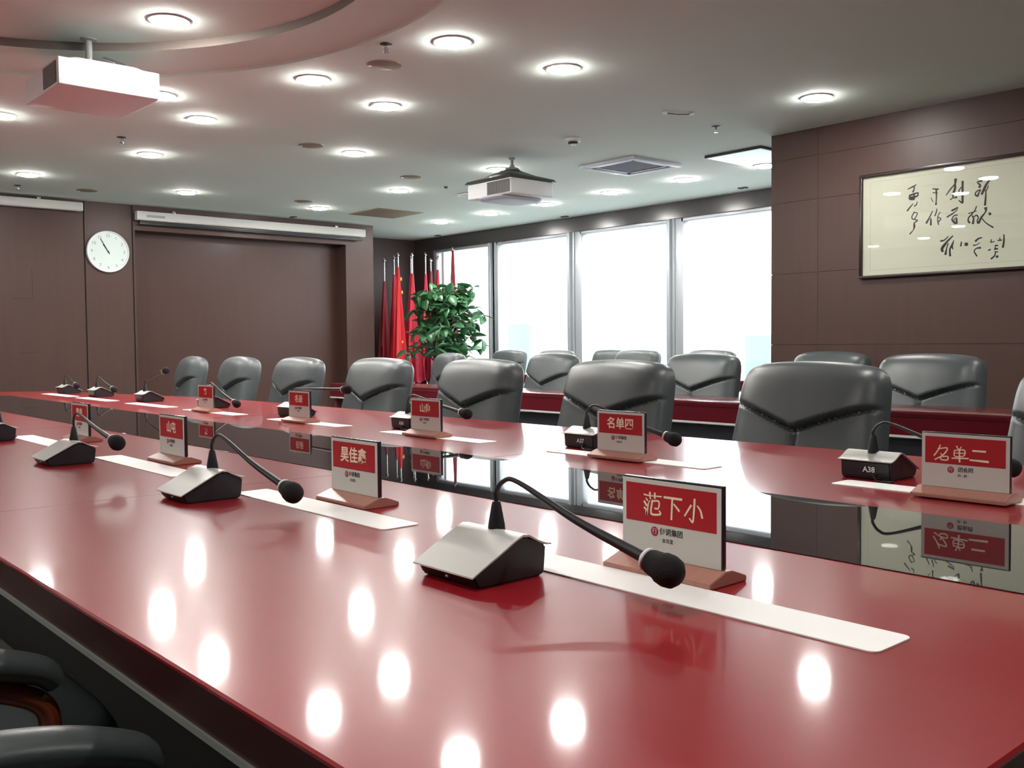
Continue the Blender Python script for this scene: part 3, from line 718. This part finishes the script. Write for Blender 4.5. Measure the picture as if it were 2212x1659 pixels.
def disc_thing(name, x, y, r, m, label, cat, z=CE, h=0.006, prof=None):
    bm = B(); add_lathe(bm, prof or [(r, 0), (r, -h * .6), (r * .93, -h), (0.002, -h)], 32)
    o = obj(name, bm, m, loc=(x, y, z)); tag(o, label, cat); return o
for x, y, lb in ((3.313, 4.911, 'round grey ceiling speaker right under the large sprinkler'), (4.149, 7.262, 'tan round speaker left of the downlight by the recess'),
                 (5.692, 7.996, 'flat round speaker above the downlight left of the black dot'), (5.668, 10.126, 'round speaker left of the lamp by the screen casing end'),
                 (3.457, 10.817, 'round speaker above the gap between the two screens')):
    t = thing('ceiling_speaker', lb, 'speaker', (x, y, CE), 0, 'round ceiling speakers')
    bm = B(); add_lathe(bm, [(0.105, 0), (0.105, -0.004), (0.098, -0.006), (0.002, -0.006)], 32); obj('grille', bm, M['tan'], t)
    bm = B(); add_lathe(bm, [(0.012, -0.006), (0.012, -0.010), (0.002, -0.012)], 12, c=(-0.07, 0.05, 0)); obj('badge', bm, M['white'], t)
for x, y, lb in ((3.095, 4.567, 'largest sprinkler, above the round speaker at the top'), (2.808, 7.922, 'small sprinkler below the large projector'),
                 (2.797, 10.913, 'tiny sprinkler at the far left over the screen'), (6.244, 4.656, 'dark sprinkler near the pale panel by the brown wall')):
    t = thing('fire_sprinkler', lb, 'sprinkler', (x, y, CE), 0, 'ceiling sprinklers')
    bm = B(); add_lathe(bm, [(0.035, 0), (0.035, -0.004), (0.012, -0.010), (0.002, -0.010)], 20); obj('escutcheon', bm, M['hood'], t)
    bm = B(); add_lathe(bm, [(0.007, -0.010), (0.007, -0.034), (0.002, -0.036)], 10)
    for s in (-1, 1): add_tube(bm, [(s * .006, 0, -.016), (s * .013, 0, -.026), (s * .004, 0, -.044)], 0.002, 6)
    obj('head', bm, M['chrome'], t)
    bm = B(); add_lathe(bm, [(0.002, -0.044), (0.017, -0.045), (0.016, -0.048), (0.002, -0.049)], 14); obj('deflector', bm, M['chrome'], t)
t = thing('smoke_detector', 'round white smoke detector right of the small projector', 'smoke detector', (5.694, 5.689, CE))
bm = B(); add_lathe(bm, [(0.062, 0), (0.062, -0.018), (0.050, -0.026), (0.002, -0.026)], 28); obj('base', bm, M['white'], t)
bm = B(); add_lathe(bm, [(0.040, -0.026), (0.044, -0.038), (0.036, -0.044), (0.002, -0.044)], 24); obj('sensor_ring', bm, M['hood'], t)
bm = B(); add_lathe(bm, [(0.026, -0.044), (0.024, -0.052), (0.002, -0.055)], 20); obj('cap', bm, M['white'], t)
disc_thing('ceiling_button', 6.334, 8.255, 0.022, M['black'], 'small black dot on the ceiling left of the small projector', 'ceiling fitting', h=0.02)
t = thing('emergency_lamp', 'slim white tube fitting on the ceiling left of the small projector', 'emergency lamp', (6.80, 8.50, CE))
bm = B(); add_box(bm, -0.02, 0.02, -0.20, 0.06, -0.022, 0, 0.004); obj('housing', bm, M['acwhite'], t)
bm = B(); add_lathe(bm, [(0.03, 0), (0.03, -0.02), (0.002, -0.022)], 16, c=(0, 0.10, 0)); obj('light_head', bm, M['white'], t)
t = thing('sensor_bar', 'small sensor with two pale ends, above the air conditioner panel', 'ceiling sensor', (5.651, 4.554, CE))
bm = B(); add_tube(bm, [(-.09, .05, -.008), (0, 0, -.014), (.09, -.05, -.008)], 0.004, 8); obj('bar', bm, M['ventdark'], t)
for s in (-1, 1):
    bm = B(); add_lathe(bm, [(0.018, 0), (0.018, -0.012), (0.002, -0.015)], 14, c=(s * .09, -s * .05, 0)); obj('end_cap', bm, M['white'], t)
t = thing('access_panel', 'square tan access panel on the ceiling above the flags', 'ceiling panel', (6.995, 10.385, CE))
bm = B(); add_box(bm, -0.345, 0.345, -0.345, 0.345, -0.008, 0, 0.002); obj('door', bm, M['tan'], t)
for (x, y, lb, m1) in ((6.95, 6.17, 'square grey air conditioner cassette on the ceiling', 0),):
    t = thing('air_conditioner_cassette', lb, 'air conditioner', (x, y, CE))
    bm = B()
    for a0, a1, b0, b1 in ((-.34, .34, -.34, -.27), (-.34, .34, .27, .34), (-.34, -.27, -.27, .27), (.27, .34, -.27, .27)): add_box(bm, a0, a1, b0, b1, -0.028, 0, 0.004)
    obj('frame', bm, M['acwhite'], t)
    bm = B(); add_box(bm, -.27, .27, -.27, .27, -0.012, -0.002)
    for k in range(12): add_box(bm, -.2, .2, -.2 + k * .034, -.186 + k * .034, -0.018, -0.012)
    obj('grille', bm, M['acgrey'], t)
    for k in range(4):
        bm = B(); add_box(bm, -.22, .22, .225, .262, -0.022, -0.012, 0.002); bm.transform(Matrix.Rotation(k * PI / 2, 4, 'Z')); obj('louver', bm, M['acwhite'], t)
t = thing('glow_panel', 'pale blue square glowing panel on the ceiling beside the brown wall', 'panel light', (7.45, 5.16, CE))
bm = B()
for a0, a1, b0, b1 in ((-.30, .30, -.30, -.285), (-.30, .30, .285, .30), (-.30, -.285, -.285, .285), (.285, .30, -.285, .285)): add_box(bm, a0, a1, b0, b1, -0.022, 0)
obj('frame', bm, M['hood'], t)
bm = B(); add_box(bm, -.285, .285, -.285, .285, -0.026, -0.002, 0.004); obj('diffuser', bm, M['glow_panel'], t)
for x, y, lb in ((9.03, 11.99, 'small dark track bracket at the ceiling edge above the flags'), (9.04, 9.2, 'small dark track bracket at the ceiling edge right of the small projector'),
                 (8.93, 6.3, 'small dark track bracket at the ceiling edge near the brown wall'), (6.23, 11.40, 'small dark bracket at the ceiling edge over the long screen casing')):
    bm = B(); add_box(bm, -.03, .03, -.05, -.01, -.012, 0, .002); add_box(bm, -.03, .03, .01, .05, -.012, 0, .002); add_box(bm, -.012, .012, -.05, .05, -.006, 0)
    tag(obj('track_bracket', bm, M['hood'], loc=(x, y, CE)), lb, 'bracket')

# ---------------- projectors
t = thing('ceiling_projector', 'large white projector hanging from the round recess at the upper left', 'projector', (1.885, 5.77, ZREC))
bm = B(); add_box(bm, -0.273, 0.273, -0.31, 0.30, -0.350, -0.202, 0.008, 3); body = obj('body', bm, M['white'], t)
bm = B(); add_prism(bm, [(-0.25, -0.2015), (0.25, -0.2015), (0.16, -0.178), (-0.16, -0.178)], -0.26, 0.26, 'y', bev=0.006); obj('top_cover', bm, M['vent'], t)
bm = B(); add_box(bm, -0.277, -0.273, -0.285, -0.06, -0.335, -0.222); gr = obj('vent_grille', bm, M['ventdark'], t)
bm = B()
for k in range(9): add_box(bm, -0.279, -0.277, -0.28, -0.065, -0.33 + k * .012, -0.3265 + k * .012)
obj('slats', bm, M['vent'], gr)
bm = B(); add_lathe(bm, [(0.045, 0), (0.045, -0.008), (0.020, -0.014), (0.017, -0.13), (0.017, -0.15)], 20, c=(-.02, -.03, 0)); obj('mount_pole', bm, M['vent'], t)
bm = B(); add_box(bm, -.12, .08, -.05, -.01, -0.158, -0.148, .002); add_box(bm, -.11, -.09, -.14, .10, -0.178, -0.158, .002); add_box(bm, .05, .07, -.14, .10, -0.178, -0.158, .002); obj('mount_bracket', bm, M['white'], t)
bm = B()
for k in range(3): add_tube(bm, smooth_path([(0.10 + .03 * k, -.12, -.178), (0.11 + .02 * k, -.10, -.13), (0.05, -.06, -.10)], 5), 0.006, 8)
obj('cable', bm, M['chrome'], t)
bm = B(); add_lathe(bm, [(0.07, 0.300), (0.066, 0.335), (0.050, 0.337), (0.048, 0.318), (0.002, 0.32)], 24, axis='y', c=(0.12, 0, -0.275)); obj('lens', bm, M['lens'], t)

t = thing('ceiling_projector', 'smaller grey projector with a dark hood hanging near the picture centre', 'projector', (5.86, 6.62, CE))
bm = B(); add_box(bm, -0.30, 0.21, -0.30, 0.30, -0.375, -0.235, 0.012, 3); obj('body', bm, M['white'], t)
bm = B()
def ring4(hx, hy, z, cx=-.045): return [bm.verts.new((cx + sx * hx, sy * hy, z)) for sx, sy in ((-1, -1), (1, -1), (1, 1), (-1, 1))]
rr = [ring4(.275, .32, -.2345), ring4(.262, .30, -.212), ring4(.15, .17, -.170), ring4(.075, .075, -.125), ring4(.06, .06, -.115)]
for a, b in zip(rr, rr[1:]):
    for i in range(4): bm.faces.new((a[i], a[(i + 1) % 4], b[(i + 1) % 4], b[i]))
bm.faces.new(rr[0]); bm.faces.new(rr[-1]); obj('hood', bm, M['hood'], t)
bm = B(); add_lathe(bm, [(.03, 0), (.03, -.012), (.013, -.02), (.013, -.06), (.024, -.07), (.024, -.085), (.06, -.095), (.075, -.115), (.03, -.13)], 20, c=(-.02, 0, 0)); obj('mount_pole', bm, M['vent'], t)
bm = B(); add_box(bm, -0.3035, -0.300, -0.285, 0.02, -0.362, -0.250); gr = obj('vent_grille', bm, M['ventdark'], t)
bm = B()
for k in range(14): add_box(bm, -0.305, -0.3035, -0.28 + k * .021, -0.27 + k * .021, -0.358, -0.254)
obj('slats', bm, M['hood'], gr)
bm = B(); grid_pad(bm, 0.42, 0.54, 0.030, 0, 0, 0, 20, False, 0, 4.0); bm.transform(Matrix.Translation((-.315, 0, -.382)) @ Matrix.Rotation(PI / 2, 4, 'Y') @ Matrix.Rotation(0, 4, 'Z'))
obj('bottom_cover', bm, M['acwhite'], t)

# ================================================================== LEFT WALL THINGS
def screen(x0, x1, zb, zt, yc, label, seed):
    xc = (x0 + x1) / 2; t = thing('projection_screen', label, 'projection screen', (xc, yc, zb)); L = (x1 - x0) / 2; h = zt - zb
    bm = B(); prof = [(-.045, .012), (-.035, 0), (.04, 0), (.045, .01), (.045, h), (-.035, h), (-.045, h - .014)]
    add_prism(bm, prof, -L, L, 'x', bev=0.003); obj('casing', bm, M['screen'], t)
    for s in (-1, 1):
        bm = B(); add_prism(bm, prof, s * L, s * (L + .012), 'x', bev=0.002); obj('end_cap', bm, M['white'], t)
        bm = B(); add_box(bm, s * L * .72 - .02, s * L * .72 + .02, -.02, .045, h, h + .028, .002); add_box(bm, s * L * .72 - .02, s * L * .72 + .02, .0451, YL - yc, h + .005, h + .02); obj('bracket', bm, M['chrome'], t)
    return t, L
screen(0.4, 3.61, 2.66, 2.757, YL - 0.07, 'left white projection screen casing, cut by the left picture edge', 0)
t, L = screen(4.245, 7.385, 2.612, 2.718, YL - 0.07, 'long pale projection screen casing above the brown board', 1)
bm = B(); add_box(bm, -L + .02, L - .02, -.015, .015, -.05, -.028, .005); add_box(bm, -L + .04, L - .04, -.001, .001, -.03, 0.0); obj('bottom_bar', bm, M['black'], t)
bm = B(); add_box(bm, -L + .10, -L + .32, -.0465, -.045, .035, .065); obj('maker_plate', bm, M['vent'], t)

t = thing('wall_clock', 'round white wall clock between the two projection screens', 'clock', (3.917, YL, 2.224))
R = 0.242
bm = B(); add_lathe(bm, [(R * .97, -.001), (R, -.01), (R, -.030), (R * .975, -.038), (R * .94, -.036), (R * .93, -.026), (0.002, -.026)], 64, axis='y'); obj('case', bm, M['clockrim'], t)
bm = B(); add_lathe(bm, [(R * .925, -.026), (R * .925, -.0275), (0.002, -.0275)], 64, axis='y'); fc = obj('dial', bm, M['clockface'], t)
def ymx(x, z, y=-.0280): return Matrix.Translation((x, y, z)) @ Matrix.Rotation(PI / 2, 4, 'X')
for k in range(1, 13):
    a = k * PI / 6; text_obj('numeral', str(k), 0.05, M['clockmark'], fc, ymx(math.sin(a) * R * .76, math.cos(a) * R * .76), 0.0004, 0.0)
def hand(nm, ang, L_, w_, y):
    bm = B(); add_box(bm, -w_ / 2, w_ / 2, y - .0012, y, -.03, L_); bm.transform(Matrix.Rotation(math.radians(ang), 4, 'Y')); obj(nm, bm, M['brush'], t)
hand('minute_hand', -30, .17, .008, -.031); hand('hour_hand', -34, .10, .012, -.029)
bm = B(); add_lathe(bm, [(.010, -.027), (.010, -.033), (.002, -.034)], 16, axis='y'); obj('hub', bm, M['brush'], t)

# ================================================================== FRAMED CALLIGRAPHY
t = thing('framed_calligraphy', 'framed glazed calligraphy sheet with black brush characters on the brown wall', 'picture', (XR, 3.07, 1.97))
y0, y1, z0, z1 = -0.72, 0.722, -0.392, 0.392
bm = B(); w_ = 0.022
for a0, a1, b0, b1 in ((y0, y1, z1 - w_, z1), (y0, y1, z0, z0 + w_), (y0, y0 + w_, z0 + w_, z1 - w_), (y1 - w_, y1, z0 + w_, z1 - w_)): add_box(bm, -0.034, 0.0, a0, a1, b0, b1, 0.003)
obj('frame', bm, M['frame'], t)
bm = B(); add_box(bm, -0.012, -0.002, y0 + w_, y1 - w_, z0 + w_, z1 - w_); sh = obj('paper_sheet', bm, M['paper'], t)
bm = B(); add_strokes(bm, CALLIG, -0.012, off=(3.07, 1.97), thick=0.0005); obj('brush_writing', bm, M['brush'], sh)
bm = B()
for a0, a1, b0, b1 in ((y0 + .06, y1 - .08, z1 - .0615, z1 - .06), (y0 + .06, y1 - .08, z0 + .06, z0 + .0615), (y1 - .0815, y1 - .08, z0 + .06, z1 - .06)): add_box(bm, -0.0124, -0.012, a0, a1, b0, b1)
obj('mount_line', bm, M['vent'], sh)
bm = B(); add_box(bm, -0.020, -0.017, y0 + w_, y1 - w_, z0 + w_, z1 - w_); obj('glazing', bm, M['glass'], t)

# ================================================================== FLAGS
def flag(x, y, zt, label, m, width=0.13, seed=0, start=0.10, stripe=False, stars=False, lean=0.0):
    rnd = random.Random(seed); t = thing('flag_on_pole', label, 'flag', (x, y, 0), 0, 'red flags on poles in the corner')
    bm = B(); add_lathe(bm, [(.0, 0.05), (.013, 0.05), (.011, zt - .06), (.002, zt - .06)][1:], 12); obj('pole', bm, M['pole'], t)
    bm = B(); add_lathe(bm, [(.10, 0), (.10, .02), (.04, .035), (.016, .06), (.016, .08)], 24); obj('stand', bm, M['pole'], t)
    bm = B(); add_lathe(bm, [(.010, zt - .06), (.022, zt - .05), (.024, zt - .035), (.015, zt - .012), (.004, zt)], 14); obj('finial', bm, M['chrome'], t)
    bm = B(); seg, rows = 64, 26; z1_, z0_ = zt - start, 0.55; rings = []
    ph = [rnd.uniform(0, 6.28) for _ in range(4)]
    for j in range(rows + 1):
        u = j / rows; z = z1_ + (z0_ - z1_) * u; rb = 0.020 + width * 1.25 * u
        ring = []
        for i in range(seg):
            a = 2 * PI * i / seg
            f = 1 + 0.28 * math.sin(5 * a + ph[0] + u * 1.2) * min(1, u * 3) + 0.14 * math.sin(9 * a + ph[1] - u * 2) * min(1, u * 3) + .06 * math.sin(3 * a + ph[2])
            ring.append(bm.verts.new((rb * f * math.cos(a) - 0.02 * u + lean * u, rb * f * 0.8 * math.sin(a) - 0.02 * u, z + 0.03 * math.sin(2 * a + ph[3]) * u)))
        rings.append(ring)
    for j, (a, b) in enumerate(zip(rings, rings[1:])):
        for i in range(seg):
            fc_ = bm.faces.new((a[i], a[(i + 1) % seg], b[(i + 1) % seg], b[i]))
            if stripe and 34 <= i <= 37 and 6 < j < 17: fc_.material_index = 1
    cl = obj('cloth', bm, [m, M['yellow']], t)
    if stars:
        for k, (dx, z, s) in enumerate(((0.025, 2.10, .040), (0.034, 1.90, .036), (0.0, 1.15, .03))):
            bm = B(); pts = []
            u = (z1_ - z) / (z1_ - z0_); rr_ = (0.020 + width * 1.25 * u) * .8 * 1.42
            for q in range(10):
                a = PI / 2 + q * PI / 5; r_ = s if q % 2 == 0 else s * .42; pts.append((dx + r_ * math.cos(a) * .7 - .02 * u, z + r_ * math.sin(a)))
            add_prism(bm, pts, -rr_ - .004, -rr_ + 0.0005, 'y'); obj('star', bm, M['yellow'], cl)
    return t
flag(8.21, 12.25, 2.42, 'leftmost flag, dark maroon with a yellow stripe, next to the pilaster', M['flag3'],  .07, 1, .35, stripe=True)
flag(8.36, 12.10, 2.50, 'second flag from the left, bright red with small golden stars', M['flag'], .09, 2, .22, stars=True)
flag(8.56, 12.50, 2.50, 'third flag, mostly behind the bright red starred one', M['flag2'], .07, 3, .30)
flag(8.62, 12.10, 2.515, 'tall crimson flag in the middle of the group, left of the plant', M['flag2'], .10, 4, .32)
flag(8.88, 12.50, 2.53, 'crimson flag with a silver pole just right of the middle one', M['flag2'], .075, 5, .30)
flag(8.86, 11.95, 2.43, 'shorter crimson flag with a dark finial left of the plant top', M['flag3'], .05, 6, .20)
flag(8.98, 12.25, 2.55, 'pink-red flag whose finial stands above the plant top', M['flag2'], .065, 7, .34)
flag(9.02, 11.98, 2.48, 'rightmost thick flag, low finial directly over the plant', M['flag2'], .055, 8, .22)
flag(9.02, 11.60, 2.58, 'thin dark flag standing in front of the leftmost window', M['flag3'], .05, 9, .02)

# ================================================================== POTTED PLANT
rnd = random.Random(11)
t = thing('potted_plant', 'tall potted plant with broad green leaves in front of the leftmost window', 'plant', (8.36, 10.85, 0))
bm = B(); add_lathe(bm, [(.15, 0), (.17, .02), (.22, .40), (.235, .42), (.235, .45), (.205, .45), (.20, .42), (.002, .42)], 36); obj('pot', bm, M['pot'], t)
bm = B(); add_lathe(bm, [(.198, .41), (.198, .435), (.002, .44)], 24); obj('soil', bm, M['soil'], t)
bm = B()
trunk = smooth_path([(0, 0, .42), (-.06, .02, .85), (-.16, .03, 1.25), (-.12, .0, 1.55), (-.05, 0, 1.85)], 6)
add_tube(bm, trunk, [0.045 - 0.03 * i / (len(trunk) - 1) for i in range(len(trunk))], 10)
tips = []
for k in range(64):
    i = rnd.randint(8, len(trunk) - 1); p = trunk[i]; a = rnd.uniform(0, 2 * PI); l = rnd.uniform(.16, .56)
    zt = min(2.0, max(.95, p.z + rnd.uniform(-.28, .28)))
    if math.cos(a) > .2 and zt > 1.75: l *= .7
    if zt < 1.45: l *= 1.3
    q = Vector((p.x + l * math.cos(a) + .06, p.y + l * math.sin(a), zt)); mid = (p + q) / 2 + Vector((0, 0, .05))
    add_tube(bm, [p, mid, q], [.010, .007, .004], 6); tips += [q, mid, (mid + q) / 2]
obj('trunk', bm, M['trunk'], t)
bm = B()
def leaf(bm, p, d, L_, W_):
    d = d.normalized(); s = d.cross(Vector((0, 0, 1)));
    s = (s if s.length > .1 else Vector((1, 0, 0))).normalized(); n_ = s.cross(d).normalized(); tw = rnd.uniform(-.7, .7); s2 = s * math.cos(tw) + n_ * math.sin(tw); n2 = n_ * math.cos(tw) - s * math.sin(tw)
    K = 6; rows = []
    for k in range(K + 1):
        u = k / K; wv = W_ * (math.sin(PI * min(1, u * 1.02)) ** .7) * (1 - .25 * u) + .002; c = p + d * (L_ * u) + n2 * (-.18 * L_ * u * u)
        rows.append([bm.verts.new(c - s2 * wv + n2 * wv * .3), bm.verts.new(c), bm.verts.new(c + s2 * wv + n2 * wv * .3)])
    for a, b in zip(rows, rows[1:]):
        bm.faces.new((a[0], a[1], b[1], b[0])); bm.faces.new((a[1], a[2], b[2], b[1]))
for p in tips:
    for k in range(3):
        d = Vector((rnd.uniform(-1, 1), rnd.uniform(-1, 1), rnd.uniform(-.7, .5))); leaf(bm, p, d, rnd.uniform(.14, .25), rnd.uniform(.044, .074))
lf = obj('foliage', bm, M['leaf'], t, smooth=True)
sol = lf.modifiers.new('thickness', 'SOLIDIFY'); sol.thickness = 0.001
